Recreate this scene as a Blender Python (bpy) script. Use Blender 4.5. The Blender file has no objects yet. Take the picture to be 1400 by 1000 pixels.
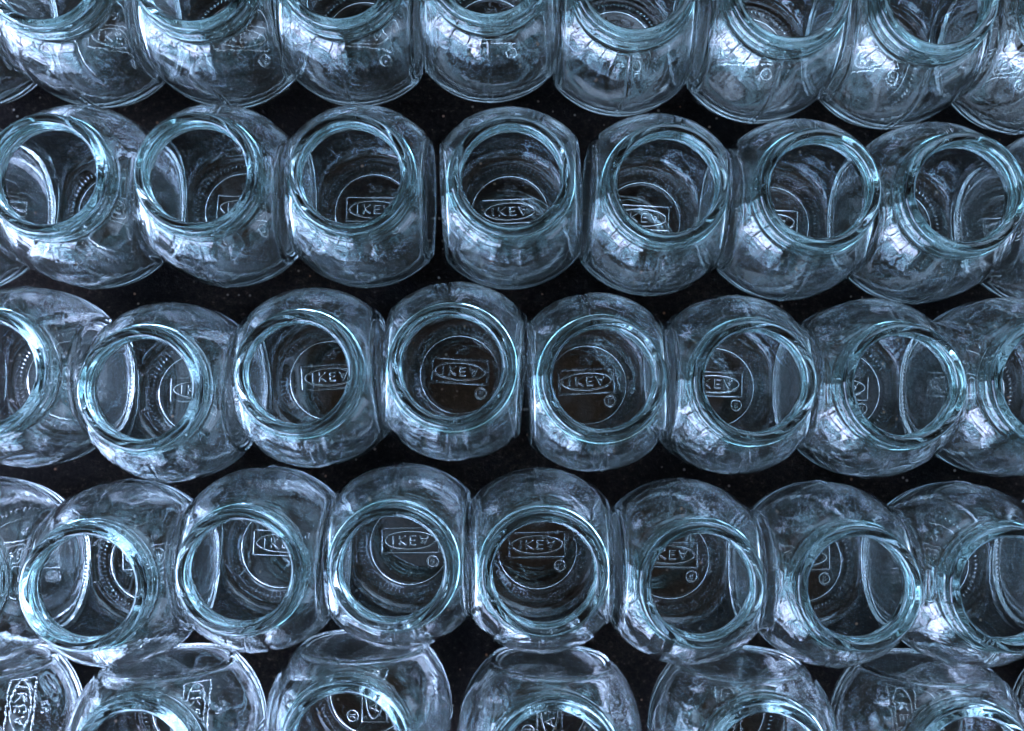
import bpy, math, random
import numpy as np
from mathutils import Vector, Matrix

random.seed(7)
rng = np.random.default_rng(7)
scene = bpy.context.scene
COL = scene.collection

# ------------------------------------------------------------------ camera
R = 0.036                      # radius of a jar's globe in metres
ZB = 0.80                      # globe centre above the table, in R
F_PX, W_PX, H_PX = 1275.0, 1400.0, 1000.0
NADIR = (686.0, 575.0)         # where the plumb line under the camera meets the picture
CAM_H = (ZB + 10.45) * R
cam_data = bpy.data.cameras.new('camera')
cam = bpy.data.objects.new('camera', cam_data)
COL.objects.link(cam)
scene.camera = cam
cam_data.sensor_fit = 'HORIZONTAL'
cam_data.sensor_width = 36.0
cam_data.lens = 36.0 * F_PX / W_PX
cam_data.clip_start = 0.01
cam_data.clip_end = 50.0
v_cam = Vector((NADIR[0] - W_PX / 2, -(NADIR[1] - H_PX / 2), -F_PX)).normalized()
CAM_ROT = v_cam.rotation_difference(Vector((0, 0, -1))).to_matrix()
cam.matrix_world = Matrix.Translation((0, 0, CAM_H)) @ CAM_ROT.to_4x4()

# ------------------------------------------------------------------ surroundings: dim, mottled light from all round
world = bpy.data.worlds.new('World')
scene.world = world
world.use_nodes = True
nt = world.node_tree
nt.nodes.clear()
out = nt.nodes.new('ShaderNodeOutputWorld')
bg = nt.nodes.new('ShaderNodeBackground')
tc = nt.nodes.new('ShaderNodeTexCoord')
ns = nt.nodes.new('ShaderNodeTexNoise')
ns.inputs['Scale'].default_value = 1.9
ns.inputs['Detail'].default_value = 3.0
ns.inputs['Roughness'].default_value = 0.5
ns.inputs['Distortion'].default_value = 0.6
rp = nt.nodes.new('ShaderNodeValToRGB')
e = rp.color_ramp.elements
e[0].position = 0.45; e[0].color = (0.022, 0.020, 0.020, 1)
e[1].position = 0.67; e[1].color = (1.05, 1.45, 2.1, 1)
m = e.new(0.53); m.color = (0.095, 0.075, 0.060, 1)
m = e.new(0.595); m.color = (0.28, 0.40, 0.58, 1)
nt.links.new(tc.outputs['Generated'], ns.inputs['Vector'])
nt.links.new(ns.outputs['Fac'], rp.inputs['Fac'])
nt.links.new(rp.outputs['Color'], bg.inputs['Color'])
bg.inputs['Strength'].default_value = 1.6
nt.links.new(bg.outputs['Background'], out.inputs['Surface'])


# ------------------------------------------------------------------ the window light, low at the near left
def window_lamp(name, az, el, dist, w, h, radiance, color, seed):
    """A daylight window: one area lamp whose light is broken by glazing bars and by twigs outside it."""
    d = Vector((math.cos(el) * math.cos(az), math.cos(el) * math.sin(az), math.sin(el)))
    li = bpy.data.lights.new(name, 'AREA')
    li.shape = 'RECTANGLE'
    li.size, li.size_y = w, h
    li.energy = radiance * math.pi * w * h
    li.color = color
    li.use_nodes = True
    t = li.node_tree
    em = next(n for n in t.nodes if n.type == 'EMISSION')
    ge = t.nodes.new('ShaderNodeNewGeometry')
    sx = t.nodes.new('ShaderNodeSeparateXYZ')
    t.links.new(ge.outputs['Parametric'], sx.inputs['Vector'])

    def mth(op, a, b=None, c=None):
        n = t.nodes.new('ShaderNodeMath')
        n.operation = op
        for k, q in enumerate((a, b, c)):
            if q is None:
                continue
            if isinstance(q, (int, float)):
                n.inputs[k].default_value = q
            else:
                t.links.new(q, n.inputs[k])
        return n.outputs[0]
    def bars(src, n, width):
        f = mth('FRACT', mth('MULTIPLY', src, n))
        a = mth('ABSOLUTE', mth('SUBTRACT', f, 0.5))
        return mth('LESS_THAN', a, 0.5 - width)
    b = mth('MULTIPLY', bars(sx.outputs[0], 4.0, 0.05), bars(sx.outputs[1], 3.0, 0.05))
    wv = t.nodes.new('ShaderNodeTexNoise')
    wv.inputs['Scale'].default_value = 10.0
    wv.inputs['Detail'].default_value = 8.0
    wv.inputs['Roughness'].default_value = 0.7
    wv.inputs['Distortion'].default_value = 1.2
    mp = t.nodes.new('ShaderNodeMapping')
    mp.inputs['Location'].default_value = (seed, seed * 0.7, 0)
    mp.inputs['Scale'].default_value = (2.2, 0.8, 1)
    t.links.new(ge.outputs['Parametric'], mp.inputs['Vector'])
    t.links.new(mp.outputs[0], wv.inputs['Vector'])
    rr = t.nodes.new('ShaderNodeMapRange')
    rr.inputs['From Min'].default_value = 0.44
    rr.inputs['From Max'].default_value = 0.53
    rr.inputs['To Min'].default_value = 0.10
    rr.inputs['To Max'].default_value = 1.3
    t.links.new(wv.outputs['Fac'], rr.inputs['Value'])
    s = mth('MULTIPLY', b, rr.outputs[0])
    t.links.new(s, em.inputs['Strength'])
    o = bpy.data.objects.new(name, li)
    COL.objects.link(o)
    o.location = d * dist
    o.rotation_euler = d.to_track_quat('Z', 'Y').to_euler()
    return o

window_lamp('window_light', math.radians(215), math.radians(13), 1.2, 2.0, 1.3, 20.0, (0.55, 0.66, 1.0), 3.1)
window_lamp('skylight', math.radians(60), math.radians(48), 1.8, 1.3, 0.9, 4.0, (0.55, 0.72, 1.0), 9.4)

scene.view_settings.view_transform = 'Standard'
scene.view_settings.look = 'None'
scene.view_settings.exposure = 0.12
scene.view_settings.gamma = 1.0
cy = scene.cycles
cy.max_bounces = 20
cy.transmission_bounces = 20
cy.glossy_bounces = 16
cy.transparent_max_bounces = 16
cy.sample_clamp_indirect = 0.0
cy.use_denoising = True
cy.caustics_reflective = False
cy.caustics_refractive = True


# ------------------------------------------------------------------ materials
def new_mat(name):
    mt = bpy.data.materials.new(name)
    mt.use_nodes = True
    mt.node_tree.nodes.clear()
    return mt, mt.node_tree

def make_glass(name, tint, ripple=1.0):
    mt, t = new_mat(name)
    o = t.nodes.new('ShaderNodeOutputMaterial')
    g = t.nodes.new('ShaderNodeBsdfGlass')
    g.inputs['Color'].default_value = tint + (1,)
    g.inputs['Roughness'].default_value = 0.0
    g.inputs['IOR'].default_value = 1.5
    tcn = t.nodes.new('ShaderNodeTexCoord')
    oi = t.nodes.new('ShaderNodeObjectInfo')
    cb = t.nodes.new('ShaderNodeCombineXYZ')
    mu = t.nodes.new('ShaderNodeMath'); mu.operation = 'MULTIPLY'; mu.inputs[1].default_value = 37.0
    t.links.new(oi.outputs['Random'], mu.inputs[0])
    for k in range(3):
        t.links.new(mu.outputs[0], cb.inputs[k])
    va = t.nodes.new('ShaderNodeVectorMath'); va.operation = 'MULTIPLY_ADD'
    va.inputs[1].default_value = (1 / R,) * 3
    t.links.new(tcn.outputs['Object'], va.inputs[0])
    t.links.new(cb.outputs[0], va.inputs[2])
    n1 = t.nodes.new('ShaderNodeTexNoise')
    n1.inputs['Scale'].default_value = 3.0
    n1.inputs['Detail'].default_value = 3.0
    n1.inputs['Distortion'].default_value = 0.8
    t.links.new(va.outputs[0], n1.inputs['Vector'])
    b1 = t.nodes.new('ShaderNodeBump')
    b1.inputs['Strength'].default_value = 0.035 * ripple
    b1.inputs['Distance'].default_value = 0.022 * R
    t.links.new(n1.outputs['Fac'], b1.inputs['Height'])
    vs_ = t.nodes.new('ShaderNodeVectorMath'); vs_.operation = 'MULTIPLY'
    vs_.inputs[1].default_value = (1.2, 1.2, 11.0)
    t.links.new(va.outputs[0], vs_.inputs[0])
    n2 = t.nodes.new('ShaderNodeTexNoise')
    n2.inputs['Scale'].default_value = 1.6
    n2.inputs['Detail'].default_value = 3.0
    n2.inputs['Distortion'].default_value = 0.4
    t.links.new(vs_.outputs[0], n2.inputs['Vector'])
    b2 = t.nodes.new('ShaderNodeBump')
    b2.inputs['Strength'].default_value = 0.16 * ripple
    b2.inputs['Distance'].default_value = 0.006 * R
    t.links.new(n2.outputs['Fac'], b2.inputs['Height'])
    t.links.new(b1.outputs[0], b2.inputs['Normal'])
    t.links.new(b2.outputs[0], g.inputs['Normal'])
    t.links.new(g.outputs[0], o.inputs['Surface'])
    return mt

def make_table():
    mt, t = new_mat('black_stone')
    o = t.nodes.new('ShaderNodeOutputMaterial')
    p = t.nodes.new('ShaderNodeBsdfPrincipled')
    tcn = t.nodes.new('ShaderNodeTexCoord')
    n1 = t.nodes.new('ShaderNodeTexNoise')
    n1.inputs['Scale'].default_value = 420.0
    n1.inputs['Detail'].default_value = 5.0
    n1.inputs['Roughness'].default_value = 0.75
    t.links.new(tcn.outputs['Object'], n1.inputs['Vector'])
    r1 = t.nodes.new('ShaderNodeValToRGB')
    q = r1.color_ramp.elements
    q[0].position = 0.42; q[0].color = (0.009, 0.009, 0.010, 1)
    q[1].position = 0.78; q[1].color = (0.16, 0.15, 0.14, 1)
    k = q.new(0.60); k.color = (0.024, 0.022, 0.021, 1)
    t.links.new(n1.outputs['Fac'], r1.inputs['Fac'])
    n2 = t.nodes.new('ShaderNodeTexNoise')
    n2.inputs['Scale'].default_value = 26.0
    n2.inputs['Detail'].default_value = 4.0
    t.links.new(tcn.outputs['Object'], n2.inputs['Vector'])
    r2 = t.nodes.new('ShaderNodeValToRGB')
    q = r2.color_ramp.elements
    q[0].position = 0.35; q[0].color = (0.5, 0.5, 0.52, 1)
    q[1].position = 0.72; q[1].color = (1.6, 1.3, 1.15, 1)
    t.links.new(n2.outputs['Fac'], r2.inputs['Fac'])
    mx = t.nodes.new('ShaderNodeMix'); mx.data_type = 'RGBA'; mx.blend_type = 'MULTIPLY'
    mx.inputs['Factor'].default_value = 1.0
    t.links.new(r1.outputs[0], mx.inputs['A']); t.links.new(r2.outputs[0], mx.inputs['B'])
    vo = t.nodes.new('ShaderNodeTexVoronoi')
    vo.inputs['Scale'].default_value = 620.0
    t.links.new(tcn.outputs['Object'], vo.inputs['Vector'])
    sc = t.nodes.new('ShaderNodeSeparateColor')
    t.links.new(vo.outputs['Color'], sc.inputs[0])
    rare = t.nodes.new('ShaderNodeMath'); rare.operation = 'GREATER_THAN'; rare.inputs[1].default_value = 0.986
    t.links.new(sc.outputs[0], rare.inputs[0])
    near = t.nodes.new('ShaderNodeMath'); near.operation = 'LESS_THAN'; near.inputs[1].default_value = 0.36
    t.links.new(vo.outputs['Distance'], near.inputs[0])
    fl = t.nodes.new('ShaderNodeMath'); fl.operation = 'MULTIPLY'
    t.links.new(rare.outputs[0], fl.inputs[0]); t.links.new(near.outputs[0], fl.inputs[1])
    fr = t.nodes.new('ShaderNodeValToRGB')
    fr.color_ramp.elements[0].color = (0.30, 0.14, 0.07, 1)
    fr.color_ramp.elements[1].color = (0.24, 0.22, 0.20, 1)
    fr.color_ramp.elements[1].position = 0.5
    t.links.new(sc.outputs[1], fr.inputs['Fac'])
    mf = t.nodes.new('ShaderNodeMix'); mf.data_type = 'RGBA'
    t.links.new(fl.outputs[0], mf.inputs['Factor'])
    t.links.new(mx.outputs['Result'], mf.inputs['A']); t.links.new(fr.outputs[0], mf.inputs['B'])
    t.links.new(mf.outputs['Result'], p.inputs['Base Color'])
    p.inputs['Roughness'].default_value = 0.75
    p.inputs['Specular IOR Level'].default_value = 0.05
    b = t.nodes.new('ShaderNodeBump')
    b.inputs['Strength'].default_value = 0.5
    b.inputs['Distance'].default_value = 0.0006
    t.links.new(n1.outputs['Fac'], b.inputs['Height'])
    t.links.new(b.outputs[0], p.inputs['Normal'])
    t.links.new(p.outputs[0], o.inputs['Surface'])
    return mt

# soda-lime glass takes up red along its path: little in the thin wall, more in the thick neck and lip
GLASS = make_glass('thin_wall_glass', (0.974, 0.990, 0.994))
THICK = make_glass('thick_neck_glass', (0.86, 0.970, 0.970), 0.15)
STONE = make_table()

# ------------------------------------------------------------------ the surface the jars stand on
me = bpy.data.meshes.new('table_top')
S, T = 0.62, 0.03
vs = [(x, y, z) for z in (-T, 0) for x, y in ((-S, -S), (S, -S), (S, S), (-S, S))]
me.from_pydata(vs, [], [(3, 2, 1, 0), (4, 5, 6, 7), (0, 1, 5, 4), (1, 2, 6, 5), (2, 3, 7, 6), (3, 0, 4, 7)])
me.materials.append(STONE)
table = bpy.data.objects.new('table_top', me)
COL.objects.link(table)
table['kind'] = 'structure'


# ------------------------------------------------------------------ the jar (all lengths in R, globe centre at the origin)
FLAT = 0.755       # half distance between the two flat sides
NA = 384           # steps round the axis

def chaikin(pts, n=3):
    p = np.array(pts, float)
    for _ in range(n):
        q = np.empty((2 * (len(p) - 1), 2))
        q[0::2] = 0.75 * p[:-1] + 0.25 * p[1:]
        q[1::2] = 0.25 * p[:-1] + 0.75 * p[1:]
        p = np.vstack([p[:1], q, p[-1:]])
    return p

def resample(p, step):
    d = np.r_[0, np.cumsum(np.hypot(*np.diff(p, axis=0).T))]
    n = max(2, int(round(d[-1] / step)) + 1)
    s = np.linspace(0, d[-1], n)
    return np.c_[np.interp(s, d, p[:, 0]), np.interp(s, d, p[:, 1])]

def seg_dist(u, v, a, b):
    ax, ay = a; bx, by = b
    dx, dy = bx - ax, by - ay
    L = dx * dx + dy * dy + 1e-12
    t = np.clip(((u - ax) * dx + (v - ay) * dy) / L, 0, 1)
    return np.hypot(u - ax - t * dx, v - ay - t * dy)

def poly_dist(u, v, pts):
    d = np.full(u.shape, 9.0)
    for a, b in zip(pts[:-1], pts[1:]):
        d = np.minimum(d, seg_dist(u, v, a, b))
    return d

def arc(cx, cy_, rx, ry, a0, a1, n=20):
    return [(cx + rx * math.cos(math.radians(a0 + (a1 - a0) * k / n)), cy_ + ry * math.sin(math.radians(a0 + (a1 - a0) * k / n))) for k in range(n + 1)]

LOGO_V = 0.045
def emboss(u, v):
    """Raised marks moulded under the base, as heights: frame, oval, letters, a circled R, number, ring and tick marks."""
    r = np.hypot(u, v); a = np.arctan2(v, u)
    h = np.zeros(u.shape)
    def line(d, w=0.0085, amp=0.017):
        return 0.62 * amp * np.exp(-(d / w) ** 2)
    hx, hy = 0.335, 0.145
    dd = poly_dist(u, v - LOGO_V, [(-hx, -hy), (hx, -hy), (hx, hy), (-hx, hy), (-hx, -hy)])
    h = np.maximum(h, line(dd))
    dd = poly_dist(u, v - LOGO_V, arc(0, 0, 0.30, 0.104, 0, 360, 64))
    h = np.maximum(h, line(dd, 0.009, 0.019))
    g = 0.050                                   # half letter height; the marks face down, so from above A stands on its head
    strokes = []
    x = -0.205; strokes.append([(x, -g), (x, g)])
    x = -0.125; strokes += [[(x, -g), (x, g)], [(x + 0.070, g), (x, 0.0), (x + 0.074, -g)]]
    x = 0.005; strokes += [[(x + 0.062, g), (x, g), (x, -g), (x + 0.062, -g)], [(x, 0), (x + 0.052, 0)]]
    x = 0.165; strokes += [[(x - 0.048, g), (x, -g), (x + 0.048, g)], [(x - 0.028, 0.018), (x + 0.028, 0.018)]]
    for s in strokes:
        h = np.maximum(h, line(poly_dist(u, v - LOGO_V, s), 0.0085, 0.0178))
    # circled R
    cx, cy_ = 0.268, -0.205
    h = np.maximum(h, line(poly_dist(u, v, arc(cx, cy_, 0.063, 0.063, 0, 360, 28)), 0.0080, 0.021))
    p = [[(cx - 0.016, cy_ - 0.026), (cx - 0.016, cy_ + 0.026)],
         [(cx - 0.016, cy_ - 0.026), (cx + 0.008, cy_ - 0.026), (cx + 0.016, cy_ - 0.014), (cx + 0.008, cy_ - 0.002), (cx - 0.016, cy_ - 0.002)],
         [(cx, cy_ - 0.002), (cx + 0.018, cy_ + 0.026)]]
    for s in p:
        h = np.maximum(h, line(poly_dist(u, v, s), 0.0070, 0.017))
    # mould number 50
    ny = 0.30
    five = [(0.0, ny + 0.042), (-0.05, ny + 0.042), (-0.05, ny + 0.004)] + arc(-0.028, ny - 0.014, 0.026, 0.027, 130, -130, 12)
    h = np.maximum(h, line(poly_dist(u, v, five), 0.0080, 0.012))
    h = np.maximum(h, line(poly_dist(u, v, arc(0.052, ny, 0.028, 0.042, 0, 360, 24)), 0.0080, 0.012))
    # ring and tick marks
    h = np.maximum(h, line(np.abs(r - 0.475), 0.008, 0.014))
    tick = np.clip(np.cos(a * 72), 0, 1) ** 2
    h = np.maximum(h, 0.012 * tick * np.exp(-((r - 0.575) / 0.030) ** 2))
    return h

def sphere_r(z, rad, p=2.12):
    return rad * np.maximum(0, 1 - (np.abs(z) / rad) ** p) ** (1 / p)

def build_profile():
    """Rows of (r, z, tag) from the middle of the outer base over the lip to the middle of the inner floor."""
    rows = []
    def add(p, tag):
        for k, q in enumerate(p):
            if rows and abs(rows[-1][0] - q[0]) + abs(rows[-1][1] - q[1]) < 1e-6:
                continue
            rows.append((q[0], q[1], tag))
    # base: slightly pushed up in the middle, resting on a ring at r ~ 0.6
    rr = np.linspace(0.004, 0.62, 132)
    add(np.c_[rr, -0.800 + 0.030 * (lambda q: q * q * (3 - 2 * q))(np.clip((0.62 - rr) / 0.20, 0, 1))], 'base')
    zz = np.linspace(-0.70, 0.775, 74)
    body = np.c_[np.where(zz < 0, sphere_r(zz, 1.0, 2.55), sphere_r(zz, 1.0, 2.28)), zz]
    heel = chaikin([(0.62, -0.80), (0.70, -0.80), (0.775, -0.772), tuple(body[0])], 3)
    add(resample(heel, 0.014), 'body')
    add(body, 'body')
    r0 = body[-1, 0]
    nk = chaikin([(r0, 0.775), (0.664, 0.802), (0.642, 0.812), (0.640, 0.832), (0.662, 0.842), (0.672, 0.860), (0.662, 0.880),
                  (0.638, 0.892), (0.632, 0.91), (0.630, 0.985)], 3)
    add(resample(nk, 0.0065), 'neck')
    lip = chaikin([(0.630, 0.985), (0.632, 1.010), (0.634, 1.045), (0.612, 1.070), (0.570, 1.077), (0.528, 1.066), (0.512, 1.03)], 3)
    add(resample(lip, 0.0065), 'lip')
    ink = chaikin([(0.512, 1.03), (0.508, 0.98), (0.508, 0.89), (0.511, 0.835), (0.530, 0.800), (0.575, 0.762), (0.611, 0.728)], 3)
    add(resample(ink, 0.012), 'neck_in')
    zi = np.linspace(0.71, -0.58, 66)
    ri_ = np.where(zi < 0, sphere_r(zi, 0.925, 2.45), sphere_r(zi, 0.925, 2.08))
    add(np.c_[ri_, zi], 'inner')
    rl = ri_[-1]
    fl = chaikin([(rl, -0.58), (rl - 0.07, -0.665), (rl - 0.16, -0.700), (0.30, -0.705), (0.004, -0.705)], 4)
    add(resample(fl, 0.016), 'inner')
    return rows

def noise3(x, y, z, seed, f):
    g = np.random.default_rng(seed)
    s = np.zeros(x.shape)
    for k in range(9):
        d = g.normal(size=3); d /= np.linalg.norm(d)
        fr = f * g.uniform(0.6, 1.7)
        s += np.sin(fr * (d[0] * x + d[1] * y + d[2] * z) + g.uniform(0, 6.28)) / 9
    return s

def jar_meshes(seed):
    rows = build_profile()
    n = len(rows)
    r = np.array([q[0] for q in rows])[:, None]
    z = np.array([q[1] for q in rows])[:, None]
    tag = np.array([q[2] for q in rows])
    th = (np.arange(NA) / NA * 2 * math.pi)[None, :]
    X = r * np.cos(th); Y = r * np.sin(th); Z = z + 0 * th
    tg = np.repeat(tag[:, None], NA, 1)
    # screw thread: a ridge that climbs half a turn at a time round the neck
    nk = tg == 'neck'
    thv = np.broadcast_to(th, X.shape)
    for off in (0.0, math.pi):
        ph = (thv - off) % (2 * math.pi)
        zc = 0.925 + 0.050 * ph / (2 * math.pi)
        fade = np.clip(np.minimum(ph, 2 * math.pi * 0.72 - ph) / 0.25, 0, 1)
        b = 0.022 * fade * np.exp(-((Z - zc) / 0.018) ** 2)
        b = np.where(nk & (Z > 0.893), b, 0)
        X += b * np.cos(thv); Y += b * np.sin(thv)
    # flat sides
    def flatten(x, lim, k):
        ax = np.abs(x)
        return np.sign(x) * (ax - k * np.log1p(np.exp(np.clip((ax - lim) / k, -60, 60))))
    outer = (tg == 'body')
    inner = (tg == 'inner')
    X = np.where(outer, flatten(X, FLAT, 0.007), X)
    X = np.where(inner, flatten(X, FLAT - 0.075, 0.022), X)
    # uneven wall thickness
    w = noise3(X, Y, Z, seed, 5.0)
    w2 = noise3(X, Y, Z, seed + 1, 11.0)
    amp = np.where(inner, 0.007, np.where(outer, 0.0035, 0.0))
    amp2 = np.where(inner, 0.0016, np.where(outer, 0.0007, 0.0))
    zf = np.clip((Z + 0.66) / 0.15, 0, 1) * np.clip((0.70 - Z) / 0.15, 0, 1)
    bump = (amp * w + amp2 * w2) * np.where(inner, np.clip(1 - (Z - 0.55) / 0.1, 0, 1), zf)
    rad = np.sqrt(X * X + Y * Y + Z * Z) + 1e-9
    X, Y, Z = X * (1 + bump / rad), Y * (1 + bump / rad), Z * (1 + bump / rad)
    # mould seam: a fine ridge fore and aft, from heel to shoulder
    da = np.minimum(np.abs(thv - math.pi / 2), np.abs(thv - 3 * math.pi / 2))
    sr = 0.009 * np.exp(-(da * r / 0.011) ** 2) * np.where(outer, 1.0, 0)
    rad = np.sqrt(X * X + Y * Y) + 1e-9
    X, Y = X * (1 + sr / rad), Y * (1 + sr / rad)
    base = tg == 'base'
    Z = Z - np.where(base, emboss(X, Y), 0)
    V = np.stack([X, Y, Z], -1).reshape(-1, 3)
    i = np.arange(n - 1)[:, None]; j = np.arange(NA)[None, :]
    jn = (j + 1) % NA
    Fq = np.stack([i * NA + j + 0 * jn, i * NA + jn, (i + 1) * NA + jn, (i + 1) * NA + j], -1).reshape(-1, 4)
    Fq = Fq[:, ::-1]                                 # faces look out of the glass
    face_tag = np.repeat(tag[1:][:, None], NA, 1).reshape(-1)
    # close the two little holes on the axis
    c0 = len(V); c1 = c0 + 1
    V = np.vstack([V, [[0, 0, V[0, 2]], [0, 0, V[(n - 1) * NA, 2]]]])
    jj = np.arange(NA); jm = (jj + 1) % NA
    T0 = np.stack([np.full(NA, c0), jj, jm], -1)
    T1 = np.stack([(n - 1) * NA + jj, np.full(NA, c1), (n - 1) * NA + jm], -1)
    # vertex normals of the whole moulding
    e1 = V[Fq[:, 2]] - V[Fq[:, 0]]; e2 = V[Fq[:, 3]] - V[Fq[:, 1]]
    fn = np.cross(e1, e2)
    # make sure they look outward (test at a globe face)
    k = np.argmax(np.where(face_tag == 'body', fn[:, 1] ** 2, 0))
    cen = V[Fq[k]].mean(0)
    if np.dot(fn[k], cen) < 0:
        Fq = Fq[:, ::-1]; fn = -fn
    N = np.zeros_like(V)
    for c in range(4):
        np.add.at(N, Fq[:, c], fn)
    N[c0] = (0, 0, -1); N[c1] = (0, 0, 1)
    N /= np.linalg.norm(N, axis=1)[:, None] + 1e-12
    fc = V[Fq].mean(1)
    fnu = fn / (np.linalg.norm(fn, axis=1)[:, None] + 1e-12)
    part = face_tag.copy().astype('<U16')
    part[(part == 'inner')] = 'body'
    part[(part == 'neck_in')] = 'neck'
    logo = (face_tag == 'base') & (np.abs(fc[:, 0]) < 0.36) & (np.abs(fc[:, 1] - LOGO_V) < 0.165)
    part[logo] = 'embossed_mark'
    fl = (face_tag == 'body') & (np.abs(fc[:, 0]) > FLAT - 0.03) & (np.abs(fnu[:, 0]) > 0.93)
    part[fl & (fc[:, 0] < 0)] = 'flat_a'
    part[fl & (fc[:, 0] > 0)] = 'flat_b'
    V = V.copy(); V[:, 2] += ZB + 0.014; V *= R
    res = {}
    for pn in ('body', 'flat_a', 'flat_b', 'neck', 'lip', 'base', 'embossed_mark'):
        q = Fq[part == pn]
        polys = [tuple(a) for a in q.tolist()]
        if pn == 'embossed_mark': polys += [tuple(a) for a in T0.tolist()]
        if pn == 'body': polys += [tuple(a) for a in T1.tolist()]
        used = np.unique(np.concatenate([np.array(a) for a in polys]))
        remap = np.full(len(V), -1); remap[used] = np.arange(len(used))
        polys = [tuple(int(remap[b]) for b in a) for a in polys]
        mesh = bpy.data.meshes.new('flat_side' if pn.startswith('flat') else pn)
        mesh.from_pydata(V[used].tolist(), [], polys)
        mesh.polygons.foreach_set('use_smooth', [True] * len(mesh.polygons))
        mesh.materials.append(THICK if pn in ('neck', 'lip') else GLASS)
        mesh.update()
        mesh.normals_split_custom_set_from_vertices(N[used].tolist())
        res[pn] = mesh
    return res

VARIANTS = [jar_meshes(11), jar_meshes(57)]

def part(name, mesh, parent):
    o = bpy.data.objects.new(name, mesh)
    COL.objects.link(o)
    o.parent = parent
    return o

def make_jar(meshes):
    root = bpy.data.objects.new('glass_jar', None)
    root.empty_display_size = 0.02
    COL.objects.link(root)
    part('body', meshes['body'], root)
    part('flat_side', meshes['flat_a'], root)
    part('flat_side', meshes['flat_b'], root)
    nk = part('neck', meshes['neck'], root)
    part('lip', meshes['lip'], nk)
    bs = part('base', meshes['base'], root)
    part('embossed_mark', meshes['embossed_mark'], bs)
    return root

def copy_tree(o, parent=None):
    c = o.copy()
    COL.objects.link(c)
    c.parent = parent
    for ch in list(o.children):
        copy_tree(ch, c)
    return c

def ground_point(px, py, z):
    """The point at height z that the photograph shows at this pixel; gives each jar its place on the table."""
    d = CAM_ROT @ Vector((px - W_PX / 2, -(py - H_PX / 2), -F_PX))
    t = (z - CAM_H) / d.z
    return d.x * t, d.y * t

MOUTH_Z = (ZB + 0.93) * R
GROUP = 'empty glass jars packed in rows on the dark table'
ORD = ['first', 'second', 'third', 'fourth', 'fifth', 'sixth', 'seventh', 'eighth', 'ninth']
ROWS = [
    ('top row', 0, [(-128, -42), (68, -40), (268, -38), (466, -41), (668, -47), (866, -26), (1077, -15), (1276, -6), (1484, 2)]),
    ('second row from the top', 0, [(-138, 240), (70, 234), (273, 232), (481, 233), (699, 236), (910, 246), (1116, 253), (1312, 258), (1516, 264)]),
    ('middle row', 0, [(-13, 508), (198, 530), (409, 509), (618, 500), (823, 516), (1028, 520), (1230, 525), (1430, 523)]),
    ('fourth row from the top', 0, [(-86, 798), (121, 801), (331, 780), (538, 775), (743, 782), (956, 798), (1169, 802), (1374, 803), (1582, 800)]),
    ('bottom row of turned jars', 90, [(-100, 1042), (187, 1045), (474, 1020), (757, 1044), (1045, 1046), (1326, 1052), (1610, 1050)]),
]
NOTE = {
    (2, 3): 'clear glass jar with its oval mark whole inside its mouth, left of picture centre',
    (2, 4): 'clear glass jar with the clearest lettered mark, just right of picture centre',
}
protos = [None, None]
for ri, (where, turn, spots) in enumerate(ROWS):
    for ci, (px, py) in enumerate(spots):
        k = (ri + ci) % 2
        if protos[k] is None:
            protos[k] = j = make_jar(VARIANTS[k])
        else:
            j = copy_tree(protos[k])
        x, y = ground_point(px, py + (7, 9, 2, 0, -5)[ri], MOUTH_Z)
        j.location = (x, y, 0)
        a = random.uniform(-4, 4)
        j.rotation_euler = (0, 0, math.radians((-90 if turn else 0) + a))
        cut = ', at the left edge' if px < 0 else ', at the right edge' if px > 1380 else ''
        j['label'] = NOTE.get((ri, ci), 'glass jar, %s from left in the %s%s' % (ORD[ci], where, cut))
        j['category'] = 'jar'
        j['group'] = GROUP
